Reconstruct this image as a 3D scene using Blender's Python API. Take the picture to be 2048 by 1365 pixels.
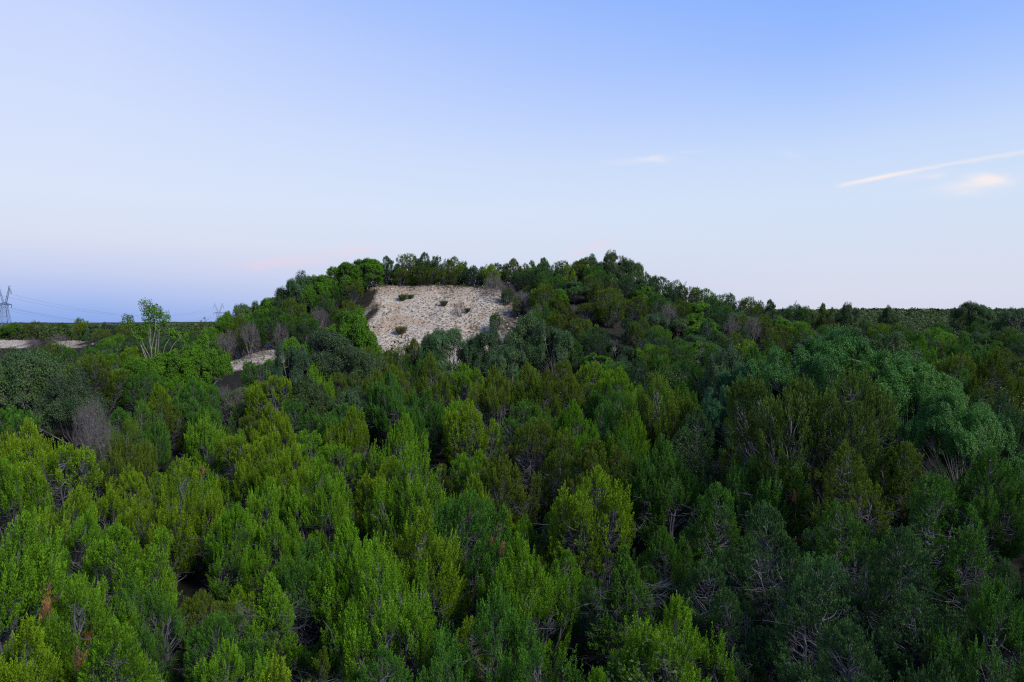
import bpy, math, random
import numpy as np
from mathutils import Vector, Matrix, Euler

R = math.radians
for o in list(bpy.data.objects):
    bpy.data.objects.remove(o)
SC = bpy.context.scene
COL = SC.collection
rng = np.random.default_rng(11)
random.seed(5)

# ------------------------------------------------------------------ camera
CZ = 16.0                      # the drone hovers 16 m above the valley floor
F = 1365.0                     # focal length in pixels of the 2048 wide photograph
Y0 = 642.0                     # row of the true horizon
PITCH = math.atan((682.5 - Y0) / F)
cd = bpy.data.cameras.new("camera")
cam = bpy.data.objects.new("camera", cd)
COL.objects.link(cam)
cam.location = (0, 0, CZ)
cam.rotation_euler = (math.pi / 2 - PITCH, 0, 0)
cd.sensor_width = 36.0
cd.lens = 36.0 * F / 2048.0
cd.clip_start = 0.1
cd.clip_end = 20000
SC.camera = cam

def ray(px, py):
    """direction of a photo pixel, scaled to y = 1"""
    cx, cy = (px - 1024) / F, (682.5 - py) / F
    c, s = math.cos(PITCH), math.sin(PITCH)
    y = c + cy * s
    z = cy * c - s
    return cx / y, z / y

def project(x, y, z):
    z = z - CZ
    c, s = math.cos(PITCH), math.sin(PITCH)
    d = y * c - z * s
    u = z * c + y * s
    return 1024 + F * x / d, 682.5 - F * u / d

# ------------------------------------------------------------------ light
SUN_EL, SUN_AZ = 40.0, 128.0    # sky bearing of the glow, clockwise from +Y
sd = bpy.data.lights.new("sun", 'SUN')
sd.energy = 4.4
sd.angle = R(14)
sd.color = (1.0, 0.97, 0.86)
sun = bpy.data.objects.new("sun", sd)
COL.objects.link(sun)
sun.rotation_euler = (R(90 - SUN_EL), 0, R(180 - SUN_AZ))

world = bpy.data.worlds.new("World")
SC.world = world
world.use_nodes = True
wt = world.node_tree
wt.nodes.clear()
WN, WL = wt.nodes, wt.links

def lnk(a, b): WL.new(a, b)
def val(x):
    n = WN.new('ShaderNodeValue'); n.outputs[0].default_value = x; return n.outputs[0]
def M(op, a, b=None, c=None, clamp=False):
    n = WN.new('ShaderNodeMath'); n.operation = op; n.use_clamp = clamp
    for i, v in enumerate((a, b, c)):
        if v is None: continue
        if isinstance(v, (int, float)): n.inputs[i].default_value = v
        else: lnk(v, n.inputs[i])
    return n.outputs[0]
def mixc(f, a, b):
    n = WN.new('ShaderNodeMix'); n.data_type = 'RGBA'
    for i, v in ((0, f), (6, a), (7, b)):
        if isinstance(v, (int, float)): n.inputs[i].default_value = v
        elif isinstance(v, tuple): n.inputs[i].default_value = v
        else: lnk(v, n.inputs[i])
    return n.outputs[2]
def lin(c):
    return tuple(((v / 255) / 12.92 if v / 255 <= 0.04045 else ((v / 255 + 0.055) / 1.055) ** 2.4) for v in c)
def ramp(fac, stops):
    n = WN.new('ShaderNodeValToRGB'); lnk(fac, n.inputs[0])
    cr = n.color_ramp
    cr.interpolation = 'EASE' if False else 'LINEAR'
    while len(cr.elements) < len(stops): cr.elements.new(0.5)
    for e, (p, c) in zip(cr.elements, stops):
        e.position = p; e.color = (*lin(c), 1)
    return n.outputs[0]

tc = WN.new('ShaderNodeTexCoord')
sx = WN.new('ShaderNodeSeparateXYZ'); lnk(tc.outputs['Generated'], sx.inputs[0])
X, Y, Z = sx.outputs
zf = M('ADD', M('MULTIPLY', Z, 0.9), 0.1, clamp=True)
def zp(py):                                   # ramp position of a photo row
    v = ray(1024, py)[1]
    return 0.9 * v / math.sqrt(1 + v * v) + 0.1
left = ramp(zf, [(0.0, (86, 100, 120)), (zp(650), (136, 168, 234)), (zp(625), (152, 180, 238)), (zp(600), (172, 192, 240)),
                 (zp(560), (198, 208, 241)), (zp(500), (218, 224, 243)), (zp(420), (219, 230, 250)), (zp(280), (212, 225, 254)),
                 (zp(120), (200, 216, 255)), (zp(0), (182, 205, 255)), (0.75, (96, 146, 238)), (1.0, (70, 118, 215))])
right = ramp(zf, [(0.0, (96, 104, 122)), (zp(640), (214, 216, 236)), (zp(580), (217, 221, 238)), (zp(500), (214, 225, 244)),
                  (zp(420), (211, 227, 249)), (zp(330), (200, 220, 252)), (zp(230), (176, 204, 255)), (zp(130), (153, 189, 255)),
                  (zp(0), (133, 177, 255)), (0.75, (76, 128, 232)), (1.0, (60, 108, 208))])
af = M('ADD', M('MULTIPLY', M('DIVIDE', X, M('MAXIMUM', M('ABSOLUTE', Y), 0.3)), 0.95), 0.58, clamp=True)
grad = mixc(af, left, right)
# wispy clouds and the contrail, laid out by bearing and elevation
Yc = M('MAXIMUM', Y, 0.05)
U = M('DIVIDE', X, Yc); V = M('DIVIDE', Z, Yc)
def noise(su, sv, scale, detail=4, off=0.0):
    cb = WN.new('ShaderNodeCombineXYZ')
    lnk(M('MULTIPLY', U, su), cb.inputs[0]); lnk(M('MULTIPLY', V, sv), cb.inputs[1]); cb.inputs[2].default_value = off
    n = WN.new('ShaderNodeTexNoise'); n.inputs['Scale'].default_value = scale; n.inputs['Detail'].default_value = detail
    lnk(cb.outputs[0], n.inputs['Vector'])
    return n.outputs['Fac']
n1 = noise(1.0, 5.0, 9.0, 5)
n2 = noise(1.0, 2.5, 26.0, 4, 3.1)
warp = M('MULTIPLY', M('SUBTRACT', n2, 0.5), 0.012)
def wisp(px, py, lx, ty, ang, amp, soft=1.0, nz=None):
    u0, v0 = ray(px, py)
    du = M('SUBTRACT', U, u0); dv = M('ADD', M('SUBTRACT', V, v0), warp)
    ca, sa = math.cos(R(ang)), math.sin(R(ang))
    a = M('ADD', M('MULTIPLY', du, ca), M('MULTIPLY', dv, sa))
    b = M('SUBTRACT', M('MULTIPLY', dv, ca), M('MULTIPLY', du, sa))
    q = M('ADD', M('POWER', M('ABSOLUTE', M('DIVIDE', a, lx / F)), 2.0), M('POWER', M('ABSOLUTE', M('DIVIDE', b, ty / F)), 2.0))
    g = M('POWER', 2.718, M('MULTIPLY', q, -1.0))
    k = M('MULTIPLY', M('SUBTRACT', nz if nz is not None else n1, 0.28), 3.0, clamp=True)
    return M('MULTIPLY', M('MULTIPLY', g, k), amp)
mask = None
for w in ((1945, 372, 62, 14, 8, 0.85), (1975, 360, 34, 10, -8, 0.95), (1830, 356, 55, 7, 8, 0.3), (1870, 352, 18, 5, 5, 0.3),
          (1290, 320, 50, 7, 3, 0.5), (1312, 319, 18, 5, 2, 0.6), (1395, 303, 45, 3.5, 2, 0.15), (1580, 308, 25, 8, -20, 0.13),
          (1630, 384, 30, 4, 8, 0.2)):
    m = wisp(*w)
    mask = m if mask is None else M('ADD', mask, m)
# contrail: a shallow arc
ua, va = ray(1668, 374); ub, vb = ray(1850, 338); uc, vc = ray(2048, 304)
co = np.polyfit([ua, ub, uc], [va, vb, vc], 2)
vv = M('ADD', M('MULTIPLY', M('ADD', M('MULTIPLY', U, float(co[0])), float(co[1])), U), float(co[2]))
dd = M('ADD', M('SUBTRACT', V, vv), M('MULTIPLY', warp, 0.25))
wid = M('ADD', M('MULTIPLY', n2, 6.0 / F), 1.2 / F)
g = M('POWER', 2.718, M('MULTIPLY', M('POWER', M('ABSOLUTE', M('DIVIDE', dd, wid)), 2.0), -1.0))
on = M('MULTIPLY', M('SUBTRACT', U, ua - 4 / F), 60.0, clamp=True)
fade = M('ADD', 0.42, M('MULTIPLY', M('POWER', 2.718, M('MULTIPLY', M('POWER', M('ABSOLUTE', M('DIVIDE', M('SUBTRACT', U, ray(1760, 350)[0]), 70 / F)), 2.0), -1.0)), 0.5))
trail = M('MULTIPLY', M('MULTIPLY', g, on), fade)
mask = M('ADD', mask, trail)
mask = M('MINIMUM', mask, 0.9)
pink = None
for w in ((570, 525, 95, 11, 2, 0.6), (700, 503, 75, 8, 3, 0.5), (1185, 495, 45, 7, 17, 0.5), (1420, 565, 50, 4, 0, 0.3), (510, 534, 40, 5, 0, 0.3)):
    m = wisp(*w)
    pink = m if pink is None else M('ADD', pink, m)
grad = mixc(M('MINIMUM', pink, 0.8), grad, (*lin((243, 212, 226)), 1))
grad = mixc(mask, grad, (*lin((250, 240, 240)), 1))
sky = WN.new('ShaderNodeTexSky'); sky.sky_type = 'NISHITA'; sky.sun_disc = False
sky.sun_elevation = R(SUN_EL); sky.sun_rotation = R(SUN_AZ)
skv = WN.new('ShaderNodeVectorMath'); skv.operation = 'SCALE'; skv.inputs[3].default_value = 0.9
lnk(sky.outputs[0], skv.inputs[0])
gsc = WN.new('ShaderNodeVectorMath'); gsc.operation = 'SCALE'; gsc.inputs[3].default_value = 10.0
lnk(grad, gsc.inputs[0])
fin = mixc(0.98, skv.outputs[0], gsc.outputs[0])
bg = WN.new('ShaderNodeBackground'); bg.inputs[1].default_value = 0.1
lnk(fin, bg.inputs[0])
wo = WN.new('ShaderNodeOutputWorld'); lnk(bg.outputs[0], wo.inputs[0])

SC.view_settings.view_transform = 'Standard'
SC.view_settings.look = 'None'
SC.view_settings.exposure = 0
SC.view_settings.gamma = 1
SC.render.engine = 'CYCLES'
cy = SC.cycles
cy.max_bounces = 5; cy.diffuse_bounces = 1; cy.glossy_bounces = 1; cy.transmission_bounces = 3
cy.transparent_max_bounces = 4
cy.use_denoising = False
cy.use_adaptive_sampling = False
cy.pixel_filter_type = 'BLACKMAN_HARRIS'
cy.filter_width = 1.2
cy.sample_clamp_indirect = 2.0; cy.sample_clamp_direct = 6.0

# ------------------------------------------------------------------ helpers
def tag(o, label=None, cat=None, group=None, kind=None):
    if label: o['label'] = label
    if cat: o['category'] = cat
    if group: o['group'] = group
    if kind: o['kind'] = kind

class MB:
    """collects faces with numpy, builds one mesh"""
    def __init__(s): s.v = []; s.f4 = []; s.f3 = []; s.c = []; s.n = 0
    def quads(s, V4, tint):                   # V4 (n,4,3), tint (n,) or (n,4)
        n = len(V4)
        if n == 0: return
        s.v.append(V4.reshape(-1, 3))
        s.f4.append(s.n + np.arange(n * 4).reshape(n, 4))
        t = np.asarray(tint, float)
        if t.ndim == 1: t = np.repeat(t[:, None], 4, 1)
        s.c.append(t.reshape(-1)); s.n += n * 4
    def raw(s, V, Fq, tint):
        s.v.append(V); s.f4.append(s.n + Fq); s.c.append(np.broadcast_to(tint, (len(V),)).astype(float)); s.n += len(V)
    def tri(s, V, Ft, tint):
        s.v.append(V); s.f3.append(s.n + Ft); s.c.append(np.broadcast_to(tint, (len(V),)).astype(float)); s.n += len(V)
    def mesh(s, name, mat, smooth=False):
        V = np.concatenate(s.v).astype(np.float32)
        me = bpy.data.meshes.new(name)
        q = np.concatenate(s.f4).astype(np.int32) if s.f4 else np.zeros((0, 4), np.int32)
        t = np.concatenate(s.f3).astype(np.int32) if s.f3 else np.zeros((0, 3), np.int32)
        me.vertices.add(len(V)); me.vertices.foreach_set('co', V.ravel())
        me.loops.add(q.size + t.size)
        me.loops.foreach_set('vertex_index', np.concatenate([q.ravel(), t.ravel()]))
        me.polygons.add(len(q) + len(t))
        st = np.concatenate([np.arange(len(q)) * 4, q.size + np.arange(len(t)) * 3]).astype(np.int32)
        me.polygons.foreach_set('loop_start', st)
        if smooth: me.polygons.foreach_set('use_smooth', np.ones(len(st), bool))
        me.update(calc_edges=True)
        a = me.attributes.new('tint', 'FLOAT', 'POINT')
        a.data.foreach_set('value', np.concatenate(s.c).astype(np.float32))
        me.materials.append(mat)
        return me

def nrm(v): return v / np.maximum(np.linalg.norm(v, axis=-1, keepdims=True), 1e-9)
def perp(d, g):
    r = g.normal(size=d.shape)
    return nrm(r - (r * d).sum(-1, keepdims=True) * d)

def tubes(mb, P0, P1, r0, r1, k=4, tint=0.5):
    P0 = np.atleast_2d(P0); P1 = np.atleast_2d(P1); n = len(P0)
    r0 = np.broadcast_to(r0, (n,)); r1 = np.broadcast_to(r1, (n,))
    d = nrm(P1 - P0)
    ref = np.where(np.abs(d[:, 2:3]) < 0.9, np.array([[0, 0, 1.0]]), np.array([[1.0, 0, 0]]))
    a = nrm(np.cross(d, ref)); b = np.cross(d, a)
    th = np.arange(k) * 2 * math.pi / k
    ring = np.cos(th)[None, :, None] * a[:, None] + np.sin(th)[None, :, None] * b[:, None]
    A = P0[:, None] + ring * r0[:, None, None]; B = P1[:, None] + ring * r1[:, None, None]
    V = np.concatenate([A, B], 1)                               # n, 2k, 3
    i = np.arange(k); j = (i + 1) % k
    fq = np.stack([i, j, j + k, i + k], 1)
    Fq = (np.arange(n)[:, None, None] * 2 * k + fq[None]).reshape(-1, 4)
    mb.raw(V.reshape(-1, 3), Fq, np.repeat(np.broadcast_to(tint, (n,)), 2 * k))

def poly(mb, pts, r0, r1, k=4, tint=0.5):
    """pts (n, s, 3): n polylines"""
    s = pts.shape[1]
    for i in range(s - 1):
        a = r0 + (r1 - r0) * i / (s - 1); b = r0 + (r1 - r0) * (i + 1) / (s - 1)
        tubes(mb, pts[:, i], pts[:, i + 1], a, b, k, tint)

def sprays(mb, g, P, D, L, Rr, m, sl, sw, curve=0.0):
    """juniper plumes: base P, direction D, length L, radius Rr, m sprigs each of length sl and width sw"""
    n = len(P)
    if n == 0: return
    t = g.random((n, m)) ** 0.85
    Dm = np.repeat(D[:, None], m, 1)
    rad = perp(Dm, g)
    prof = np.sin(np.clip(t * 0.85 + 0.15, 0, 1) * math.pi) ** 0.6 * (1 - 0.45 * t)
    base = P[:, None] + Dm * (L[:, None] * t)[..., None] + rad * (Rr[:, None] * prof * g.uniform(0.1, 0.75, (n, m)))[..., None]
    sdv = nrm(Dm * 0.9 + rad * (0.8 * (1 - t * 0.8))[..., None] + g.normal(size=(n, m, 3)) * 0.2 + np.array([0, 0, 0.25]))
    ln = sl * g.uniform(0.6, 1.25, (n, m)) * (0.75 + 0.5 * (1 - t))
    side = perp(sdv, g)
    wd = sw * g.uniform(0.7, 1.3, (n, m))
    tip = base + sdv * ln[..., None]
    mid = base + sdv * (ln * 0.4)[..., None]
    q = np.stack([base, mid + side * wd[..., None], tip, mid - side * wd[..., None]], 2)
    pt = np.repeat(g.random((n, 1)), m, 1)
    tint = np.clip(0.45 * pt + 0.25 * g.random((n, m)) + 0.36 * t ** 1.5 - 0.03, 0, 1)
    mb.quads(q.reshape(-1, 4, 3), tint.ravel())

class Lumps:
    def __init__(s, g, f): s.k = g.normal(size=(5, 3)) * f; s.p = g.random(5) * 6.28
    def __call__(s, P): return np.sin(P @ s.k.T + s.p).mean(1)

def juniper(seed, H, Rc, spires, n_pl, m, pl=(0.45, 0.85), pr=0.17, sl=0.13, sw=0.022, gap=-0.35, point=0.75,
            twigs=260, bare=0.12, up=1.0, fall=0.75):
    """returns crown and trunk builders; height H, radius Rc, tips given by spires"""
    g = np.random.default_rng(seed)
    S = []
    for i in range(spires):
        a = 2.4 * i + g.uniform(-0.4, 0.4)
        rr = 0 if spires == 1 else (Rc * (0.28 + 0.42 * ((i * 0.618) % 1)) if i else 0.1)
        S.append((rr * math.cos(a), rr * math.sin(a), H * (1 if i == 0 else 1.06 - fall * rr / Rc + g.uniform(-0.1, 0.06)),
                  Rc if spires == 1 else Rc * (g.uniform(0.55, 0.7) if i == 0 else g.uniform(0.28, 0.48))))
    S = np.array(S)
    def centre(s, z):
        k = np.clip(z / S[s, 2], 0, 1)
        return np.stack([S[s, 0] * k ** 0.55, S[s, 1] * k ** 0.55, z], -1)
    def rad(s, t):
        return S[s, 3] * np.clip(1 - t, 0, 1) ** point * np.clip((t - bare + 0.12) / 0.3, 0.05, 1) ** 0.6
    N = n_pl * 7
    s = g.choice(len(S), N, p=S[:, 3] * S[:, 2] / (S[:, 3] * S[:, 2]).sum())
    t = bare + (1 - bare) * g.random(N) ** 1.15
    az = g.random(N) * 6.283
    w = rad(s, t); keep = g.random(N) < (w / S[:, 3].max() + 0.12)
    z = t * S[s, 2]
    c = centre(s, z)
    out = np.stack([np.cos(az), np.sin(az), np.zeros(N)], -1)
    lump = Lumps(g, 1.5)
    P = c + out * (w * g.uniform(0.72, 1.0, N))[:, None]
    P += out * (0.28 * lump(P * 1.6))[:, None]
    for k in range(len(S)):
        tk = P[:, 2] / S[k, 2]
        ck = centre(np.full(N, k), P[:, 2])
        d = np.linalg.norm((P - ck)[:, :2], axis=1)
        keep &= ~((s != k) & (tk < 1) & (d < 0.62 * rad(np.full(N, k), tk)))
    lp = Lumps(g, 2.1); l2_ = Lumps(g, 1.1)
    keep &= lp(P) > gap + 0.35 * (t < 0.3)
    keep &= (l2_(P) > -0.42) | (t > 0.8)
    idx = np.nonzero(keep)[0][:n_pl]
    P, s, t, out = P[idx], s[idx], t[idx], out[idx]
    n = len(P)
    D = nrm(out * (0.75 * (1 - t) + 0.12)[:, None] + np.array([0, 0, 1.0]) * (up * (0.6 + 0.5 * t))[:, None] + g.normal(size=(n, 3)) * 0.13)
    L = g.uniform(pl[0], pl[1], n) * (0.75 + 0.25 * t); Rr = pr * g.uniform(0.8, 1.25, n)
    crown = MB()
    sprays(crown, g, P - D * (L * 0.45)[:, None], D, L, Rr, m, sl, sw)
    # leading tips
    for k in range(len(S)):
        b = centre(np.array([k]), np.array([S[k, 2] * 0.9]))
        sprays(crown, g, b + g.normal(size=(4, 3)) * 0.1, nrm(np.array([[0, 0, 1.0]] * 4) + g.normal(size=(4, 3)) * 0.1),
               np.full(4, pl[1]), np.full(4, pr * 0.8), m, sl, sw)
    trunk = MB()
    # stems
    for k in range(len(S)):
        zs = np.linspace(0, S[k, 2] * 0.92, 8)
        pts = centre(np.full(8, k), zs) + np.vstack([np.zeros(3), g.normal(size=(7, 3)) * 0.05])
        for i in range(7):
            r0 = 0.085 * (1 - i / 7.5) * (H / 5) + 0.01; r1 = 0.085 * (1 - (i + 1) / 7.5) * (H / 5) + 0.012
            if len(S) > 1: r0 *= .7; r1 *= .7
            tubes(trunk, pts[i], pts[i + 1], r0, r1, 6, 0.4)
    # limbs out to plumes
    sel = g.choice(n, min(n, 300), replace=False)
    Pb = P[sel]; zb = np.clip(Pb[:, 2] - g.uniform(0.3, 1.1, len(sel)), 0.15, None)
    A = centre(s[sel], zb); B = Pb - D[sel] * 0.2
    mid1 = A * 0.6 + B * 0.4 + np.array([0, 0, -0.02]) + g.normal(size=A.shape) * 0.05
    mid2 = A * 0.25 + B * 0.75 + np.array([0, 0, -0.06]) + g.normal(size=A.shape) * 0.04
    poly(trunk, np.stack([A, mid1, mid2, B], 1), 0.026, 0.008, 3, g.random(len(sel)))
    # dead lower twigs
    nt = twigs
    ss = g.choice(len(S), nt)
    zz = g.uniform(0.05, 0.7, nt) * S[ss, 2]
    A = centre(ss, zz); aa = g.random(nt) * 6.283
    o = np.stack([np.cos(aa), np.sin(aa), g.uniform(-0.15, 0.6, nt)], -1)
    ln = S[ss, 3] * g.uniform(0.5, 0.92, nt)
    Bm = A + o * (ln * 0.5)[:, None] + g.normal(size=A.shape) * 0.08
    B = A + o * ln[:, None] * np.array([1, 1, 0.8]) + g.normal(size=A.shape) * 0.12
    poly(trunk, np.stack([A, Bm, B], 1), 0.012, 0.004, 3, g.random(nt))
    for rep in range(3):
        f = g.uniform(0.35, 1, nt)[:, None]
        A2 = Bm * (1 - f) + B * f
        B2 = A2 + nrm(o + g.normal(size=o.shape) * 0.7) * g.uniform(0.25, 0.65, nt)[:, None]
        A3 = (A2 + B2) / 2; B3 = A3 + nrm(B2 - A2 + g.normal(size=o.shape) * 0.5) * 0.28
        tubes(trunk, A2, B2, 0.007, 0.004, 3, g.random(nt))
        tubes(trunk, A3, B3, 0.0045, 0.003, 3, g.random(nt))
    return crown, trunk

def leafy(seed, lobes, tufts, m, tr=0.24, ll=0.085, lw=0.03, gap=-0.5, zmin=-0.55, limbs=True, tk=1.0, trunk_h=1.2, fork=5, droop=0.0, twig=0.3, base=(0, 0)):
    """broadleaf crown from lobes [(x,y,z,r)], tufts leaf tufts of m leaves"""
    g = np.random.default_rng(seed)
    Lb = np.array(lobes, float)
    crown, trunk = MB(), MB()
    N = tufts * 3
    s = g.choice(len(Lb), N, p=Lb[:, 3] ** 2 / (Lb[:, 3] ** 2).sum())
    d = nrm(g.normal(size=(N, 3)))
    d[:, 2] = np.where(d[:, 2] < zmin, -d[:, 2], d[:, 2])
    lump = Lumps(g, 1.8)
    rr = Lb[s, 3] * (1.06 - 0.5 * g.random(N) ** 2.2)
    P = Lb[s, :3] + d * rr[:, None] * np.array([1, 1, 0.82])
    P += d * (0.38 * lump(P * 1.5))[:, None]
    keep = np.ones(N, bool)
    for k in range(len(Lb)):
        dk = np.linalg.norm((P - Lb[k, :3]) / np.array([1, 1, 0.82]), axis=1)
        keep &= ~((s != k) & (dk < Lb[k, 3] * 0.72))
    keep &= Lumps(g, 1.3)(P) > gap
    idx = np.nonzero(keep)[0][:tufts]
    P, s, d = P[idx], s[idx], d[idx]; n = len(P)
    c = P[:, None] + nrm(g.normal(size=(n, m, 3))) * (tr * g.random((n, m, 1)) ** 0.5)
    c[..., 2] -= droop * g.random((n, m))
    ax = nrm(g.normal(size=(n, m, 3)) + d[:, None] * 0.6)
    nn = nrm(g.normal(size=(n, m, 3)) * 0.8 + d[:, None] * 0.7 + np.array([0, 0, 0.8]))
    ax = nrm(ax - (ax * nn).sum(-1, keepdims=True) * nn)
    sd_ = np.cross(nn, ax)
    l = ll * g.uniform(0.65, 1.3, (n, m, 1)); w = lw * g.uniform(0.7, 1.3, (n, m, 1))
    q = np.stack([c - ax * l * 0.5, c + sd_ * w + ax * l * 0.05, c + ax * l * 0.5, c - sd_ * w + ax * l * 0.05], 2)
    clump = (Lumps(g, 1.1)(P) * 0.9 + 0.5)
    tint = np.clip(0.45 * clump[:, None] + 0.25 * g.random((n, 1)) + 0.3 * g.random((n, m)), 0, 1)
    crown.quads(q.reshape(-1, 4, 3), tint.ravel())
    # limbs
    H0 = trunk_h; B0 = np.array([base[0], base[1], 0.0])
    fk = B0 + np.array([0, 0, H0])
    tr_r = tk * 0.05 * Lb[:, 3].mean() ** 0.5 * (Lb[:, 2].max() ** 0.7)
    if H0 > 0:
        pts = np.stack([B0, B0 + [0.06, 0.03, H0 * .5], fk])
        for i in range(2): tubes(trunk, pts[i], pts[i + 1], tr_r * (1.25 - 0.3 * i), tr_r * (0.95 - 0.1 * i), 8, 0.4)
    C = Lb[:, :3] - np.array([0, 0, 0.25]) * Lb[:, 3:4]
    A = np.repeat(fk[None], len(C), 0)
    m1 = A * 0.62 + C * 0.38 + g.normal(size=C.shape) * 0.12 + np.array([0, 0, 0.05])
    m2 = A * 0.25 + C * 0.75 + g.normal(size=C.shape) * 0.15 + np.array([0, 0, 0.12])
    poly(trunk, np.stack([A, m1, m2, C], 1), tr_r * 0.55, 0.03, 6, 0.45)
    sel = g.choice(n, int(n * twig), replace=False)
    A = Lb[s[sel], :3] - np.array([0, 0, 0.25]) * Lb[s[sel], 3:4]
    B = P[sel]
    mm = (A + B) / 2 + g.normal(size=B.shape) * 0.12
    poly(trunk, np.stack([A, mm, B + (B - mm) * 0.04], 1), 0.02, 0.006, 3, g.random(len(sel)))
    return crown, trunk

def barebush(seed, H, W, n0=9, depth=5, r=0.03, fine=1.0):
    g = np.random.default_rng(seed)
    mb = MB()
    A = np.zeros((n0, 3)) + np.c_[g.normal(size=(n0, 2)) * 0.12, np.zeros(n0)]
    az = g.random(n0) * 6.283; sp = g.uniform(0.2, 1.3, n0) * W / H
    D = nrm(np.c_[np.cos(az) * sp, np.sin(az) * sp, np.ones(n0)])
    ln = H * 0.31
    for k in range(depth + 1):
        M1 = A + D * ln * 0.5 + g.normal(size=A.shape) * ln * 0.06
        B = M1 + nrm(D + g.normal(size=D.shape) * 0.15) * ln * 0.5
        r0 = r * 0.6 ** k; r1 = r * 0.6 ** (k + 1)
        poly(mb, np.stack([A, M1, B], 1), r0, r1, 3 if k > 1 else 5, g.random(len(A)))
        br = 3 if k < 4 else 2
        nd = np.repeat(D, br, 0)
        f = g.uniform(0.45, 1, (len(nd), 1))
        A = np.repeat(M1, br, 0) * (1 - f) + np.repeat(B, br, 0) * f
        D = nrm(nd + g.normal(size=nd.shape) * 0.5 + np.array([0, 0, 0.06]))
        ln *= 0.7
    return mb

# ------------------------------------------------------------------ materials
def new_mat(name):
    m = bpy.data.materials.new(name); m.use_nodes = True
    nt = m.node_tree; nt.nodes.clear(); return m, nt
def foliage_mat(name, dark, light, trans=0.3, rough=0.6, spec=0.25, use_obj=True):
    m, nt = new_mat(name)
    N, L = nt.nodes, nt.links
    at = N.new('ShaderNodeAttribute'); at.attribute_name = 'tint'
    mx = N.new('ShaderNodeMix'); mx.data_type = 'RGBA'
    mx.inputs[6].default_value = (*dark, 1); mx.inputs[7].default_value = (*light, 1)
    L.new(at.outputs['Fac'], mx.inputs[0])
    col = mx.outputs[2]
    if use_obj:
        oi = N.new('ShaderNodeObjectInfo')
        mu = N.new('ShaderNodeMix'); mu.data_type = 'RGBA'; mu.blend_type = 'MULTIPLY'; mu.inputs[0].default_value = 1
        L.new(col, mu.inputs[6]); L.new(oi.outputs['Color'], mu.inputs[7]); col = mu.outputs[2]
    pb = N.new('ShaderNodeBsdfPrincipled'); L.new(col, pb.inputs['Base Color'])
    pb.inputs['Roughness'].default_value = rough; pb.inputs['Specular IOR Level'].default_value = spec
    tl = N.new('ShaderNodeBsdfTranslucent'); L.new(col, tl.inputs['Color'])
    ms = N.new('ShaderNodeMixShader'); ms.inputs[0].default_value = trans
    L.new(pb.outputs[0], ms.inputs[1]); L.new(tl.outputs[0], ms.inputs[2])
    out = N.new('ShaderNodeOutputMaterial'); L.new(ms.outputs[0], out.inputs[0])
    return m
def bark_mat(name, a, b, use_obj=False):
    m, nt = new_mat(name); N, L = nt.nodes, nt.links
    at = N.new('ShaderNodeAttribute'); at.attribute_name = 'tint'
    nz = N.new('ShaderNodeTexNoise'); nz.inputs['Scale'].default_value = 6
    tcn = N.new('ShaderNodeTexCoord'); L.new(tcn.outputs['Object'], nz.inputs['Vector'])
    ad = N.new('ShaderNodeMath'); ad.operation = 'MULTIPLY_ADD'; L.new(nz.outputs['Fac'], ad.inputs[0]); ad.inputs[1].default_value = 0.7
    sb = N.new('ShaderNodeMath'); sb.operation = 'SUBTRACT'; L.new(at.outputs['Fac'], sb.inputs[0]); sb.inputs[1].default_value = 0.35
    L.new(sb.outputs[0], ad.inputs[2]); ad.use_clamp = True
    mx = N.new('ShaderNodeMix'); mx.data_type = 'RGBA'
    mx.inputs[6].default_value = (*a, 1); mx.inputs[7].default_value = (*b, 1); L.new(ad.outputs[0], mx.inputs[0])
    pb = N.new('ShaderNodeBsdfPrincipled'); L.new(mx.outputs[2], pb.inputs['Base Color']); pb.inputs['Roughness'].default_value = 0.85
    out = N.new('ShaderNodeOutputMaterial'); L.new(pb.outputs[0], out.inputs[0])
    return m

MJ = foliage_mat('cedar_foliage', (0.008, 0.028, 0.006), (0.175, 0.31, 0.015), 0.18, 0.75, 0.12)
MO = foliage_mat('oak_foliage', (0.030, 0.085, 0.022), (0.13, 0.24, 0.055), 0.18, 0.55, 0.25)
MG = foliage_mat('leafy_foliage', (0.030, 0.090, 0.008), (0.11, 0.25, 0.015), 0.22, 0.7, 0.15)
MD = foliage_mat('dead_foliage', (0.10, 0.045, 0.02), (0.42, 0.20, 0.085), 0.15, use_obj=False)
MGR = foliage_mat('dry_grass', (0.12, 0.11, 0.05), (0.32, 0.27, 0.15), 0.2)
MB_ = bark_mat('cedar_bark', (0.02, 0.019, 0.022), (0.125, 0.12, 0.135))
MBO = bark_mat('oak_bark', (0.05, 0.045, 0.042), (0.19, 0.178, 0.174))
MBB = bark_mat('dry_twigs', (0.06, 0.05, 0.05), (0.20, 0.172, 0.178))

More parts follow.
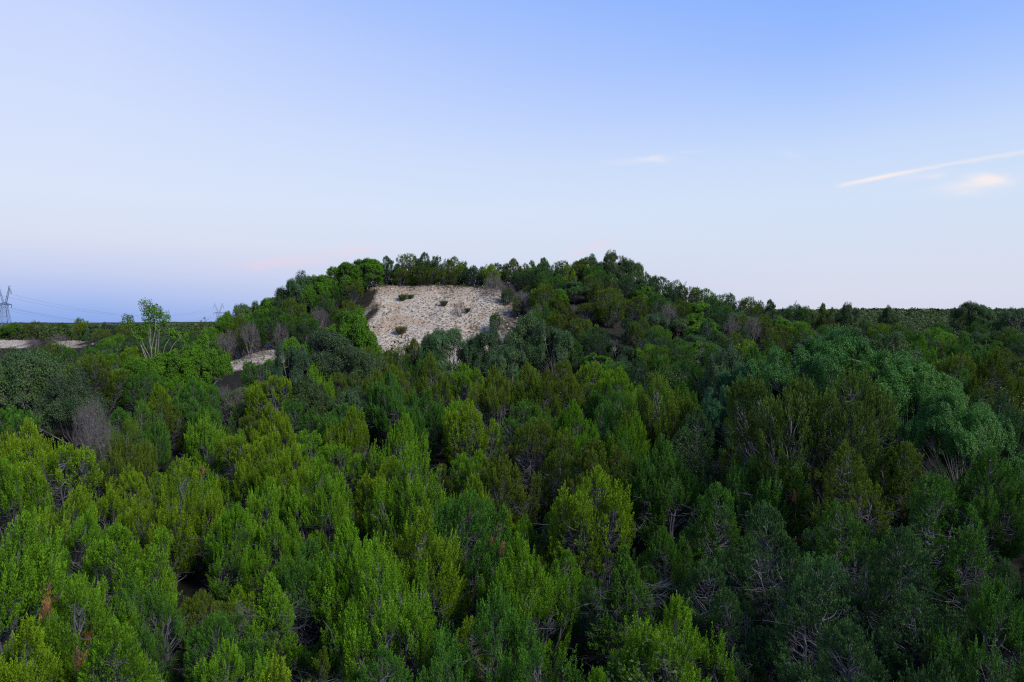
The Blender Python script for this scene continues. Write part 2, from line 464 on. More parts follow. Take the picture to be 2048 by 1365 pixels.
# ------------------------------------------------------------------ terrain
CPX = np.array([-400, 0, 200, 400, 550, 700, 760, 900, 1050, 1200, 1350, 1500, 1700, 2048, 2500.])
CU = (CPX - 1024) / F
RY = np.array([-60, 0, 12, 30, 45, 60, 72, 82, 97, 103, 115, 150, 250, 500, 1000, 3500.])
T = np.array([
    [-15.5] * 15,
    [-15.8] * 15,
    [-15.4] * 15,
    [-13.3, -13.3, -13.4, -13.6, -13.8, -13.9, -14, -14, -14.0, -13.9, -13.3, -12.0, -10.9, -10.6, -10.6],
    [-11, -11, -11, -11.2, -11.4, -11.5, -11.5, -11.5, -11.3, -11, -10.4, -9.3, -8.5, -8.4, -8.4],
    [-8, -8, -8.2, -8.6, -8.8, -9, -9, -9, -8.8, -8.4, -7.9, -7.6, -7.5, -7.6, -7.6],
    [-8, -8, -8, -7.4, -6.8, -7.2, -7.4, -7.4, -7, -5.6, -5.4, -6, -6.8, -7.2, -7.2],
    [-8.3, -8.3, -8, -6.2, -4.6, -4.4, -4.6, -4.6, -3.0, -1.2, -3.2, -4.5, -5.8, -6.2, -6.2],
    [-8.2, -8.2, -7.2, -4.4, -1.6, 3.8, 4.7, 4.8, 4.1, 4.0, 0.6, -2, -4.4, -5.4, -5.4],
    [-6.6, -6.6, -6.2, -4.0, -1.0, 4.5, 5.0, 5.1, 4.8, 4.9, 1.2, -1.6, -4.0, -5.0, -5.0],
    [-3.2, -3.3, -3.5, -4.2, -1.4, 3.6, 4.8, 5.0, 4.8, 4.8, 1.0, -1.4, -3.4, -4.6, -4.6],
    [-5, -5, -5, -4.6, -3, 0, 1, 1, 1, 1, -0.6, -2, -2.8, -3.4, -3.4],
    [-6.3, -6.3, -6.3, -6, -5, -4, -3, -2, -2, -1.6, -1.4, -1.4, -1.4, -1.4, -1.4],
    [-11, -11, -11, -10, -8, -6, -4, -2, 0, 1, 2, 3.2, 3.6, 3.6, 3.6],
    [-16, -16, -15, -12, -8, -4, 0, 3, 5, 7, 9, 10.5, 11, 11, 11],
    [-24, -24, -24, -16, -10, 0, 4, 8, 10, 12, 13, 14, 14, 14, 14],
])
LG = Lumps(np.random.default_rng(3), 0.22)
def smooth_cols(u, row):                        # cosine-blended interpolation over bearing
    i = np.clip(np.searchsorted(CU, u) - 1, 0, len(CU) - 2)
    f = np.clip((u - CU[i]) / (CU[i + 1] - CU[i]), 0, 1)
    f = f * f * (3 - 2 * f) * 0.5 + f * 0.5
    return row, i, f
def ground(x, y):
    x = np.atleast_1d(np.asarray(x, float)); y = np.atleast_1d(np.asarray(y, float))
    u = x / np.maximum(y, 14.0)
    _, i, f = smooth_cols(u, None)
    j = np.clip(np.searchsorted(RY, y) - 1, 0, len(RY) - 2)
    h = np.clip((y - RY[j]) / (RY[j + 1] - RY[j]), 0, 1)
    a = T[j, i] * (1 - f) + T[j, i + 1] * f
    b = T[j + 1, i] * (1 - f) + T[j + 1, i + 1] * f
    z = a * (1 - h) + b * h
    P = np.stack([x, y, np.zeros_like(x)], -1)
    z = z + 0.25 * LG(P) + 0.08 * LG(P * 4.3)
    k = np.clip((y - 140) / 200, 0, 1)
    z = z + k * (3.0 * LG(P * 0.055) + 1.6 * LG(P[:, [1, 0, 2]] * 0.16)) * np.clip(y / 700, .5, 2.2)
    return z + CZ
def bare_mask(x, y):
    """1 on the pale limestone cuts"""
    x = np.atleast_1d(np.asarray(x, float)); y = np.atleast_1d(np.asarray(y, float))
    z = ground(x, y)
    px, py = project(x, np.maximum(y, 1), z)
    w = 12 * np.sin(x * 0.9 + y * 0.5) + 8 * np.sin(x * 2.3 - y)
    def box(a, b, c, d):
        return np.clip((px - a + w) / 25, 0, 1) * np.clip((b - px + w) / 70, 0, 1) * np.clip((y - c) / 2, 0, 1) * np.clip((d - y) / 1.2, 0, 1)
    m = box(732, 1040, 76, 98.8)
    m = np.maximum(m, box(425, 650, 64, 92) * np.clip((26 - np.abs(py - (728 - (px - 440) * .28))) / 8, 0, 1))
    m = np.maximum(m, (box(-300, 78, 96, 119) + box(110, 190, 104, 119)) * np.clip((py - 674) / 3, 0, 1) * np.clip((698 - py) / 3, 0, 1))
    return np.clip(m, 0, 1)

def build_ground():
    ys = np.concatenate([np.arange(-60, 0, 6), np.arange(0, 64, 1.5), np.arange(64, 122, 0.45), np.arange(122, 260, 3), np.geomspace(260, 9000, 60)])
    us = np.concatenate([np.linspace(-4, -0.9, 14)[:-1], np.linspace(-0.9, 0.9, 260), np.linspace(0.9, 4, 14)[1:]])
    Y_, U_ = np.meshgrid(ys, us, indexing='ij')
    X_ = U_ * np.maximum(Y_, 14.0) + 0
    n, m = Y_.shape
    Zg = ground(X_.ravel(), Y_.ravel())
    bm = bare_mask(X_.ravel(), Y_.ravel()); bm = np.where(Y_.ravel() < 60, 0, bm)
    P = np.stack([X_.ravel(), Y_.ravel(), Zg], -1)
    l1 = Lumps(np.random.default_rng(8), 2.0); l2 = Lumps(np.random.default_rng(9), 4.5)
    gx = X_.ravel()
    P[:, 2] += bm * (0.05 * l1(P) + 0.03 * l2(P)) + bm * 0.28 * (np.abs(np.sin(gx * 0.62 + 0.6 * np.sin(Y_.ravel() * .5))) ** .6 - .8)
    idx = np.arange(n * m).reshape(n, m)
    q = np.stack([idx[:-1, :-1], idx[:-1, 1:], idx[1:, 1:], idx[1:, :-1]], -1).reshape(-1, 4)
    mb = MB(); mb.raw(P, q, bm)
    m_, nt = new_mat('hill_ground'); N, L = nt.nodes, nt.links
    at = N.new('ShaderNodeAttribute'); at.attribute_name = 'tint'
    tcn = N.new('ShaderNodeTexCoord')
    def nz(scale, det=6, rough=0.6):
        k = N.new('ShaderNodeTexNoise'); k.inputs['Scale'].default_value = scale; k.inputs['Detail'].default_value = det
        k.inputs['Roughness'].default_value = rough
        L.new(tcn.outputs['Object'], k.inputs['Vector']); return k.outputs['Fac']
    def rp(fac, st):
        k = N.new('ShaderNodeValToRGB'); L.new(fac, k.inputs[0])
        while len(k.color_ramp.elements) < len(st): k.color_ramp.elements.new(0.5)
        for e, (p, c) in zip(k.color_ramp.elements, st): e.position = p; e.color = (*c, 1)
        return k.outputs[0]
    def mixn(f, a, b):
        k = N.new('ShaderNodeMix'); k.data_type = 'RGBA'; L.new(f, k.inputs[0]); L.new(a, k.inputs[6]); L.new(b, k.inputs[7]); return k.outputs[2]
    soil = rp(nz(2.2), [(0.35, (0.010, 0.010, 0.007)), (0.62, (0.028, 0.025, 0.018))])
    rock = rp(nz(3.5, 8, 0.7), [(0.36, (0.10, 0.085, 0.07)), (0.45, (0.30, 0.25, 0.20)), (0.6, (0.46, 0.405, 0.34))])
    tanc = rp(nz(9, 5), [(0.3, (0.24, 0.16, 0.10)), (0.7, (0.42, 0.31, 0.21))])
    tf = rp(nz(0.35, 5), [(0.52, (0, 0, 0)), (0.66, (1, 1, 1))])
    # rusty soil band under the crest of the cut
    sp = N.new('ShaderNodeSeparateXYZ'); L.new(tcn.outputs['Object'], sp.inputs[0])
    hz = N.new('ShaderNodeMath'); hz.operation = 'MULTIPLY_ADD'; L.new(nz(0.6, 4), hz.inputs[0]); hz.inputs[1].default_value = 3.0
    L.new(sp.outputs[2], hz.inputs[2])
    mr = N.new('ShaderNodeMapRange'); L.new(hz.outputs[0], mr.inputs[0]); mr.inputs[1].default_value = CZ + 4.6; mr.inputs[2].default_value = CZ + 6.2
    brown = rp(nz(14, 5, .7), [(0.35, (0.10, 0.065, 0.045)), (0.6, (0.38, 0.28, 0.20))])
    rk = mixn(mr.outputs[0], mixn(tf, rock, tanc), brown)
    e1 = N.new('ShaderNodeMath'); e1.operation = 'MULTIPLY_ADD'; L.new(nz(1.3, 5), e1.inputs[0]); e1.inputs[1].default_value = 1.6; e1.inputs[2].default_value = -1.0
    e2 = N.new('ShaderNodeMath'); e2.operation = 'MULTIPLY_ADD'; L.new(at.outputs['Fac'], e2.inputs[0]); e2.inputs[1].default_value = 1.7; L.new(e1.outputs[0], e2.inputs[2]); e2.use_clamp = True
    e3 = N.new('ShaderNodeMath'); e3.operation = 'MINIMUM'; L.new(e2.outputs[0], e3.inputs[0])
    e4 = N.new('ShaderNodeMath'); e4.operation = 'MULTIPLY'; L.new(at.outputs['Fac'], e4.inputs[0]); e4.inputs[1].default_value = 6.0; e4.use_clamp = True
    L.new(e4.outputs[0], e3.inputs[1])
    fin_ = mixn(e3.outputs[0], soil, rk)
    pb = N.new('ShaderNodeBsdfPrincipled'); L.new(fin_, pb.inputs['Base Color']); pb.inputs['Roughness'].default_value = 0.95
    pb.inputs['Specular IOR Level'].default_value = 0.1
    bp = N.new('ShaderNodeBump'); bp.inputs['Strength'].default_value = 0.7; bp.inputs['Distance'].default_value = 0.15
    L.new(nz(6, 8, 0.7), bp.inputs['Height']); L.new(bp.outputs[0], pb.inputs['Normal'])
    out = N.new('ShaderNodeOutputMaterial'); L.new(pb.outputs[0], out.inputs[0])
    me = mb.mesh('hill_ground', m_, True)
    o = bpy.data.objects.new('hill_ground', me); COL.objects.link(o)
    tag(o, kind='structure')
build_ground()

# ------------------------------------------------------------------ tree prototypes
HID = []
def proto(name, crown, trunk, cm, bm, cname='crown', tname='trunk'):
    root = bpy.data.objects.new(name, None); root.empty_display_size = 0.3
    parts = []
    if crown is not None: parts.append((cname, crown.mesh(name + '_' + cname, cm)))
    if trunk is not None: parts.append((tname, trunk.mesh(name + '_' + tname, bm)))
    return {'name': name, 'root': root, 'parts': parts}

def plant(pr, x, y, s=1.0, sz=None, rot=None, col=(1, 1, 1), tilt=0.0, zoff=-0.1):
    z = float(ground(x, y)[0]) + zoff
    root = pr['root'].copy(); COL.objects.link(root)
    root.location = (x, y, z)
    root.rotation_euler = (random.uniform(-tilt, tilt), random.uniform(-tilt, tilt), random.uniform(0, 6.283) if rot is None else rot)
    root.scale = (s * random.uniform(.88, 1.12), s * random.uniform(.88, 1.12), sz if sz else s)
    for nm, me in pr['parts']:
        o = bpy.data.objects.new(nm, me); COL.objects.link(o); o.parent = root
        o.color = (*col, 1)
    return root

JUN = {}
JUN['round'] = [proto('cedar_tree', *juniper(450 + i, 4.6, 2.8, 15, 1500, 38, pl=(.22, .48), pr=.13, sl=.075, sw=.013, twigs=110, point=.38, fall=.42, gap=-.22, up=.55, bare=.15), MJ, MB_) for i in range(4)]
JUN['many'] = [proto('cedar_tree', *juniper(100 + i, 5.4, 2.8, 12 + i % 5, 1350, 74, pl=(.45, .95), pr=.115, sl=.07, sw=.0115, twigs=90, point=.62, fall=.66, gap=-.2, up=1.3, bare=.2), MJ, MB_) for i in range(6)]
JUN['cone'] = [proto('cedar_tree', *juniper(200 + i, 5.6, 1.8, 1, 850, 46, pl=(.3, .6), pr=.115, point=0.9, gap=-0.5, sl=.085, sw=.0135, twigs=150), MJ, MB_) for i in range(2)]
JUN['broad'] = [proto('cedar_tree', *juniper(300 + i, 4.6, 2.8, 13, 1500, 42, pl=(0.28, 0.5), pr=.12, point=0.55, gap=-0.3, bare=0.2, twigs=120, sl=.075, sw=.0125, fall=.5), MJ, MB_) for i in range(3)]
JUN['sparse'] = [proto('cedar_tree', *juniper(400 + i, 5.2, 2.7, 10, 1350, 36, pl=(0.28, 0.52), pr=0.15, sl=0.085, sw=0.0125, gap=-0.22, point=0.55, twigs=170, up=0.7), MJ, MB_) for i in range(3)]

def dome(g, n, Rr, h, r0, r1, flat=0.7):
    out = []
    for i in range(n):
        a = i * 2.399 + g.uniform(-0.3, 0.3); k = math.sqrt((i + 0.3) / n)
        x, y = Rr * k * math.cos(a), Rr * k * math.sin(a)
        q = g.uniform(0.82, 1.18)
        out.append((x * q, y * q, h - (1 - math.sqrt(max(0, 1 - k * k * 0.93))) * h * flat + g.uniform(-0.12, 0.1) * h, g.uniform(r0, r1)))
    return out
g0 = np.random.default_rng(77)
OAK = [proto('live_oak_tree', *leafy(500 + i, dome(g0, 22, 2.3, 3.4, 0.4, 0.95, 0.8), 1600, 32, tr=0.22, ll=0.085, lw=0.028, gap=-0.28, zmin=-.45, twig=0.5, trunk_h=.5, tk=.6), MO, MBO) for i in range(4)]
LEAF = [proto('leafy_tree', *leafy(600 + i, dome(g0, 24, 2.2, 3.5, 0.4, 0.85, 0.95), 1500, 30, tr=0.22, ll=0.10, lw=0.035, gap=-0.22, zmin=-.4, twig=0.4, trunk_h=.5, tk=.7), MG, MBO) for i in range(3)]
BUSH = [proto('bare_shrub', None, barebush(700 + i, 2.7, 2.4, 9), MBB, MBB, tname='branches') for i in range(3)]
for p in BUSH: p['parts'][0] = ('branches', p['parts'][0][1])
BIG = proto('big_oak_tree', *leafy(801, dome(np.random.default_rng(4), 64, 6.8, 7.2, 0.7, 1.75, 0.75), 7800, 34, tr=0.25, ll=0.10, lw=0.034, gap=-0.1, zmin=-.35, twig=0.14, trunk_h=1.8, droop=0.08, tk=.5), MO, MBO)
AIRY = proto('slender_tree', *leafy(901, [(-2.6, 0, 5.9, .55), (-1.9, .2, 5.0, .5), (-.5, 0, 7.0, .6), (-.3, .3, 6.2, .75), (.5, -.2, 6.6, .6), (1.2, .2, 6.0, .6), (-.4, 0, 5.2, .7), (.4, .3, 5.2, .7), (2.2, 0, 4.9, .55), (3.1, .2, 4.7, .55), (-1.2, 0, 4.5, .45)],
             420, 13, tr=0.26, ll=0.13, lw=0.05, gap=-0.6, zmin=-1.1, trunk_h=1.6, twig=0.3, tk=.3), MG, bark_mat('pale_bark', (0.14, 0.13, 0.12), (0.36, 0.34, 0.31)))

# ------------------------------------------------------------------ planting
COLS = {'yellow-green': (1.36, 1.26, 0.8), 'bright green': (1.02, 1.24, 0.9), 'deep green': (0.56, 0.80, 1.5),
        'olive': (0.88, 0.74, 1.1), 'dusky green': (0.45, 0.56, 2.5)}
TREES = []          # (x, y, kind, shape, colourword, root, radius)
def occupied(x, y, r, k=1.0):
    for t in TREES:
        if (t['x'] - x) ** 2 + (t['y'] - y) ** 2 < (k * (t['r'] + r)) ** 2: return True
    return False
def add(kind, x, y, s, shape=None, colw=None, label=None, sz=None, rot=None, col=None, i=None, tilt=0.13, zoff=-0.1):
    if kind == 'cedar':
        pr = random.choice(JUN[shape]) if i is None else JUN[shape][i]; r = 1.9 * s
        c = COLS[colw]
        j = random.uniform(0.88, 1.12); c = (c[0] * j * random.uniform(.93, 1.07), c[1] * j, c[2] * j)
    elif kind == 'oak': pr = random.choice(OAK); r = 2.4 * s; q = random.uniform(.5, .9); c = (q * random.uniform(.85, 1.15), q * .95, q * random.uniform(.8, 1.5))
    elif kind == 'leafy': pr = random.choice(LEAF); r = 2.2 * s; c = (random.uniform(.85, 1.1),) * 3
    elif kind == 'bush': pr = random.choice(BUSH); r = 1.3 * s; c = (1, 1, 1)
    elif kind == 'big': pr = BIG; r = 6.5 * s; c = (1, 1.1, 0.9)
    elif kind == 'airy': pr = AIRY; r = 1.0; c = (1, 1, 1)
    if col: c = col
    if kind == 'cedar': sz = (sz or s) * {'round': 1.08, 'broad': 1.07, 'many': .95, 'cone': .9, 'sparse': .98}[shape]
    root = plant(pr, x, y, s, sz, rot, c, tilt, zoff)
    t = dict(x=x, y=y, kind=kind, shape=shape, col=colw, root=root, r=r, s=s, label=label, h=(sz or s) * {'cedar': 5.0, 'oak': 4.2, 'leafy': 4.5, 'bush': 2.7, 'big': 9.5, 'airy': 7.5}[kind])
    TREES.append(t); return t
def top_at(px, py, h, dmin=13, dmax=130):
    """ground point under a tree of height h whose tip shows at photo pixel (px,py)"""
    u, v = ray(px, py)
    d = np.arange(dmin, dmax, 0.25)
    diff = (CZ + v * d) - (ground(u * d, d) + h)
    k = np.nonzero((diff[:-1] > 0) & (diff[1:] <= 0))[0]
    dd = d[k[0]] if len(k) else d[np.argmin(np.abs(diff))]
    return u * dd, dd
def put(kind, px, py, s, *a, dmin=13, dmax=130, d=None, **k):
    H = {'cedar': 5.0, 'oak': 4.2, 'leafy': 4.5, 'bush': 2.7, 'big': 9.5, 'airy': 7.5}[kind]
    if d is not None:                         # fixed distance: the height follows
        u, v = ray(px, py); x, y = u * d, d
        h = CZ + v * d - float(ground(x, y)[0])
        k['sz'] = max(0.5, h / H)
    else:
        x, y = top_at(px, py, H * (k.get('sz') or s), dmin, dmax)
    return add(kind, x, y, s, *a, **k)

# landmark trees, read off the photograph
put('big', 1650, 626, 0.62, d=42, rot=0.3, col=(.56, .86, .5), label='huge domed live oak with glossy green leaves, tallest crown on the right side')
put('big', 1815, 672, 0.52, d=38.5, rot=2.0, col=(.66, .95, .45), label='broad glossy oak crown on the right, stepping down from the huge domed oak')
put('big', 1930, 752, 0.42, d=33.5, rot=4.0, col=(.62, .92, .55), label='lowest glossy oak crown of the right-hand row, nearest the right edge')
put('big', 1490, 705, 0.34, d=43, rot=1.0, col=(0.38, .66, .9), label='low blue-green oak at the left foot of the huge domed oak')
for px, py, w, d in ((590, 596, .9, 90), (640, 580, .9, 91), (555, 612, .9, 88), (520, 622, .8, 87), (665, 560, .8, 94), (705, 556, .8, 94), (480, 632, .8, 86), (610, 625, .9, 86)): put('cedar', px, py, w, 'round', random.choice(['olive', 'deep green']), d=d)
for px, py, w, d in ((15, 701, .8, 93), (55, 700, .8, 92), (100, 684, .9, 96), (132, 688, .8, 97), (172, 697, .8, 93), (212, 680, .9, 98), (238, 668, .9, 102), (-30, 700, .9, 92), (90, 706, .8, 88), (200, 704, .8, 88)): put('cedar', px, py, w, 'round', random.choice(['olive', 'deep green', 'bright green']), d=d)
for px, py, w, d in ((1012, 600, .42, 93), (1035, 622, .5, 90), (990, 640, .42, 86), (1052, 598, .5, 94), (752, 694, .75, 79), (778, 701, .8, 78), (806, 697, .75, 79), (832, 692, .85, 78), (858, 682, .75, 79), (815, 722, .8, 74), (775, 728, .8, 73)): put('cedar', px, py, w, 'round', random.choice(['olive', 'deep green']), d=d)
put('airy', 303, 600, 1.0, d=74, rot=0.0, label='tall slender airy tree with pale forked stems standing above the scrub on the left', tilt=0)
Y_, B_, D_, O_, U_ = 'yellow-green', 'bright green', 'deep green', 'olive', 'dusky green'
near = [  # px, py of tip, scale, shape, colour
    (25, 915, 1.15, 'many', B_), (120, 985, .95, 'many', Y_), (250, 1040, 1.1, 'broad', B_), (360, 925, 1.15, 'many', Y_), (460, 1010, .9, 'many', B_),
    (160, 1165, 1.05, 'many', B_), (35, 1105, .95, 'many', B_), (20, 1250, 1.0, 'many', Y_), (540, 1150, .9, 'cone', B_), (600, 1090, .85, 'many', D_),
    (820, 1035, 1.2, 'many', Y_), (690, 1050, 1.0, 'many', B_), (640, 930, 1.1, 'many', B_), (950, 960, 1.0, 'many', Y_), (1050, 1080, 1.1, 'many', B_),
    (1180, 930, 1.25, 'broad', Y_), (1110, 890, .95, 'broad', O_), (1255, 1092, 1.05, 'cone', D_), (1340, 1200, 1.0, 'many', B_), (980, 1190, 1.1, 'many', D_),
    (1530, 870, 1.1, 'many', D_), (1710, 890, 1.05, 'sparse', O_), (1870, 950, 1.15, 'sparse', D_), (1640, 1120, 1.05, 'sparse', U_), (1990, 1165, 1.05, 'many', D_),
    (1560, 1010, 1.1, 'sparse', U_), (1780, 1050, 1.15, 'sparse', U_), (1440, 960, 1.0, 'sparse', D_), (1960, 900, 1.0, 'many', D_), (1420, 1120, .85, 'sparse', U_),
    (1700, 1240, 1.0, 'sparse', U_), (1850, 1180, .95, 'sparse', U_), (1300, 760, 1.0, 'many', B_), (1180, 720, 1.0, 'broad', Y_), (1150, 810, 1.05, 'many', B_),
    (1250, 830, 1.0, 'many', B_), (700, 820, 1.05, 'many', Y_), (800, 840, 1.1, 'many', B_), (560, 810, 1.0, 'many', Y_), (420, 830, 1.0, 'many', B_),
    (330, 770, .9, 'many', Y_), (240, 850, 1.05, 'many', O_), (60, 850, 1.05, 'many', Y_), (620, 1290, .7, 'cone', O_), (300, 1160, .9, 'many', D_),
    (450, 1290, .8, 'many', B_), (760, 1280, .85, 'sparse', D_), (880, 1330, .9, 'many', D_), (1100, 1290, .95, 'many', D_), (1220, 1330, .8, 'many', B_), (455, 1215, .75, 'broad', D_), (490, 1240, .6, 'broad', B_), (1900, 1330, .9, 'many', U_),
]
for px, py, s, sh, cw in near: put('cedar', px, py, s, sh, cw, dmax=70)
for px, py, w in ((1570, 716, 1.15), (1675, 738, 1.2)): put('cedar', px, py, w, 'round', O_, d=34, col=(.66, .62, 1.4))
for px, py, w, d in ((775, 512, 1.1, 101), (815, 508, 1.2, 103), (860, 504, 1.2, 102), (905, 512, 1.0, 103), (945, 530, .9, 101), (985, 524, 1.1, 104), (1030, 517, 1.2, 104), (1080, 515, 1.1, 103), (1125, 522, 1.1, 103), (1165, 520, 1.0, 101),
                     (800, 535, .9, 100), (850, 530, .9, 100), (895, 538, .8, 100), (1050, 540, .9, 98), (1100, 545, .9, 96), (1200, 540, 1.0, 96), (1250, 550, 1.0, 95),
                     (1290, 543, 1.1, 100), (1330, 553, 1.1, 101), (1370, 564, 1.0, 101), (1410, 577, 1.0, 102), (1450, 586, 1.0, 103), (1500, 593, 1.0, 104), (1540, 599, .9, 105), (1600, 602, .9, 107), (1650, 606, .9, 108),
                     (1310, 585, .9, 92), (1360, 600, .9, 90), (1420, 612, .9, 90), (1270, 590, .9, 88), (1180, 600, .9, 84), (1120, 620, .9, 80)):
    put('cedar', px, py, w * 1.15, random.choice(['round', 'round', 'broad']), random.choice([D_, O_, O_, U_]), d=d)
for px, py, w, d in ((600, 548, 1.1, 94), (575, 572, 1.0, 93), (545, 585, 1.0, 93), (515, 596, .9, 92), (485, 606, .9, 92), (455, 618, .8, 91)):
    put(random.choice(['oak', 'leafy']), px, py, w, d=d)
# mid-distance landmarks
for px, py, s, d in ((60, 690, 1.25, 52), (-40, 680, 1.3, 56), (150, 745, .8, 50), (660, 655, 1.25, 66), (590, 690, .9, 62), (730, 690, .9, 63), (620, 755, .8, 55), (690, 770, .7, 54),
                     (905, 650, 1.0, 72), (1050, 632, 1.1, 72), (985, 655, 1.0, 70), (1110, 650, 1.0, 70), (1010, 690, .9, 62), (860, 664, .6, 71), (480, 770, .8, 56), (1225, 505, 1.0, 101), (1180, 512, .9, 103), (1260, 516, .8, 100), (1150, 560, 1.0, 92), (1450, 690, .7, 52), (1780, 655, 0.9, 60)):
    put('oak', px, py, s, d=d)
for px, py, s, d in ((690, 600, 1.05, 74), (640, 640, 0.9, 73), (735, 645, .8, 74), (600, 660, .7, 70), (640, 540, 1.05, 95), (690, 515, 1.1, 96), (735, 508, 1.0, 97), (610, 560, .8, 93), (1118, 572, .7, 90), (340, 690, 1.0, 66), (390, 680, .9, 64), (280, 700, .9, 62), (420, 660, .9, 70)):
    put('leafy', px, py, s, d=d)
for px, py, s, d, in ((985, 530, 1.0, 95), (1050, 560, 1.2, 90), (1010, 545, 1.0, 93), (500, 614, .9, 84), (450, 630, 1.0, 82), (560, 620, .8, 84), (180, 730, 1.0, 47), (200, 770, .9, 44), (470, 730, .8, 55),
                      (120, 655, 1.1, 110), (60, 662, 1.0, 108), (640, 590, .9, 88), (700, 580, .9, 89), (1210, 570, .9, 90), (1460, 600, .8, 85), (1500, 605, .8, 86), (920, 590, .55, 90), (1080, 590, .8, 86), (830, 520, .8, 102), (1340, 580, .8, 88), (450, 742, .9, 58), (490, 735, .9, 60), (530, 728, .8, 61)):
    put('bush', px, py, s, d=d)

for px, py, w, d in ((1690, 608, .9, 122), (1935, 602, 1.3, 125), (1970, 606, 1.0, 124), (2030, 612, .9, 120), (1780, 614, .8, 125)): put('oak', px, py, w, d=d)
# fill: cedars, oaks and shrubs over the rest of the slope
rnd = random.Random(21)
def colour_for(px, py):  # species colours by view zone, with shade of mid band and right weighted in
    if py > 850:
        if px > 1350: w = [(U_, 6), (D_, 5), (O_, .6)]
        elif px < 1000: w = [(Y_, 4), (B_, 5), (D_, 1), (O_, .6)]
        else: w = [(Y_, 2), (B_, 3), (D_, 4), (O_, 1.5)]
    elif py > 700: w = [(Y_, .8), (B_, 1.2), (D_, 4), (O_, 4)] if px < 1250 else [(D_, 4), (O_, 3), (U_, 2)]
    else: w = [(D_, 3), (O_, 4), (U_, 2.5), (B_, .4), (Y_, .3)]
    return rnd.choices([a for a, _ in w], [b for _, b in w])[0]
cand = []
yy = 12.5
while yy < 122:
    step = 2.8 if yy < 35 else (3.0 if yy < 62 else 3.1)
    x = -0.98 * yy - 4
    while x < 0.98 * yy + 4:
        cand.append((x + rnd.uniform(-1, 1) * step * .45, yy + rnd.uniform(-1, 1) * step * .45))
        x += step
    yy += step
n_c = sum(t['kind'] == 'cedar' for t in TREES)
REST = []
for x, y in cand:
    if bare_mask(x, y)[0] > 0.1 and y > 60: continue
    if y > 74 and bare_mask(x, y + 2.2)[0] > 0.5 and bare_mask(x, y + 5)[0] > 0.5 and y < 80: pass
    hill = y > 62
    s = (rnd.choice([rnd.uniform(.7, 1.0), rnd.uniform(1.0, 1.4)]) if y < 36 else rnd.uniform(.75, 1.25)) if not hill else rnd.uniform(0.68, 0.98)
    if y > 98: s *= 0.9
    r = 1.9 * s
    px, py = project(x, y, float(ground(x, y)[0]) + 5 * s)
    # keep the limestone face and its foot visible
    if 735 < px < 1060 and 60 < y < 99:
        lim = 670 if px < 800 else (656 if px < 930 else 634)
        if py < lim: continue
    if 430 < px < 620 and 62 < y < 90 and py < 716 - (px - 440) * .28 + 16 and py > 640: continue
    if px < 190 and 62 < y < 119 and py < 690: continue
    if 250 < px < 350 and 60 < y < 74: continue
    if occupied(x, y, r, 0.56 if hill else (0.68 if y < 36 else .63)): continue
    k = rnd.random()
    if not hill:
        kind = 'cedar' if k < 0.97 or y < 42 else ('oak' if k < .985 else 'bush')
    else:
        kind = 'cedar' if k < 0.66 else ('oak' if k < .80 else ('bush' if k < .93 else 'leafy'))
    if kind == 'cedar':
        n_c += 1
        if px > 1350 and py > 850: sh = rnd.choices(['sparse', 'many'], [4, 1])[0]
        else: sh = rnd.choices(['many', 'cone', 'broad', 'sparse', 'round'], [4, .4, 4, .8, .8] if y < 40 else ([3.5, .3, 2, .6, 2.5] if not hill else [.5, .1, 1.5, .8, 6]))[0]
        add('cedar', x, y, s, sh, colour_for(px, py))
    else: add(kind, x, y, s * .95)
# small understorey cedars in the gaps of the near rows
yy = 14.0
while yy < 46:
    x = -0.84 * yy
    while x < 0.84 * yy:
        a, b = x + rnd.uniform(-.8, .8), yy + rnd.uniform(-.8, .8)
        if not occupied(a, b, .9, .72):
            px, py = project(a, b, float(ground(a, b)[0]) + 2)
            add('cedar', a, b, rnd.uniform(.45, .62), rnd.choice(['sparse', 'broad']), colour_for(px, py)); n_c += 1
        x += 1.9
    yy += 1.9
print('trees', len(TREES), 'cedars', n_c, 'rest', len(REST))

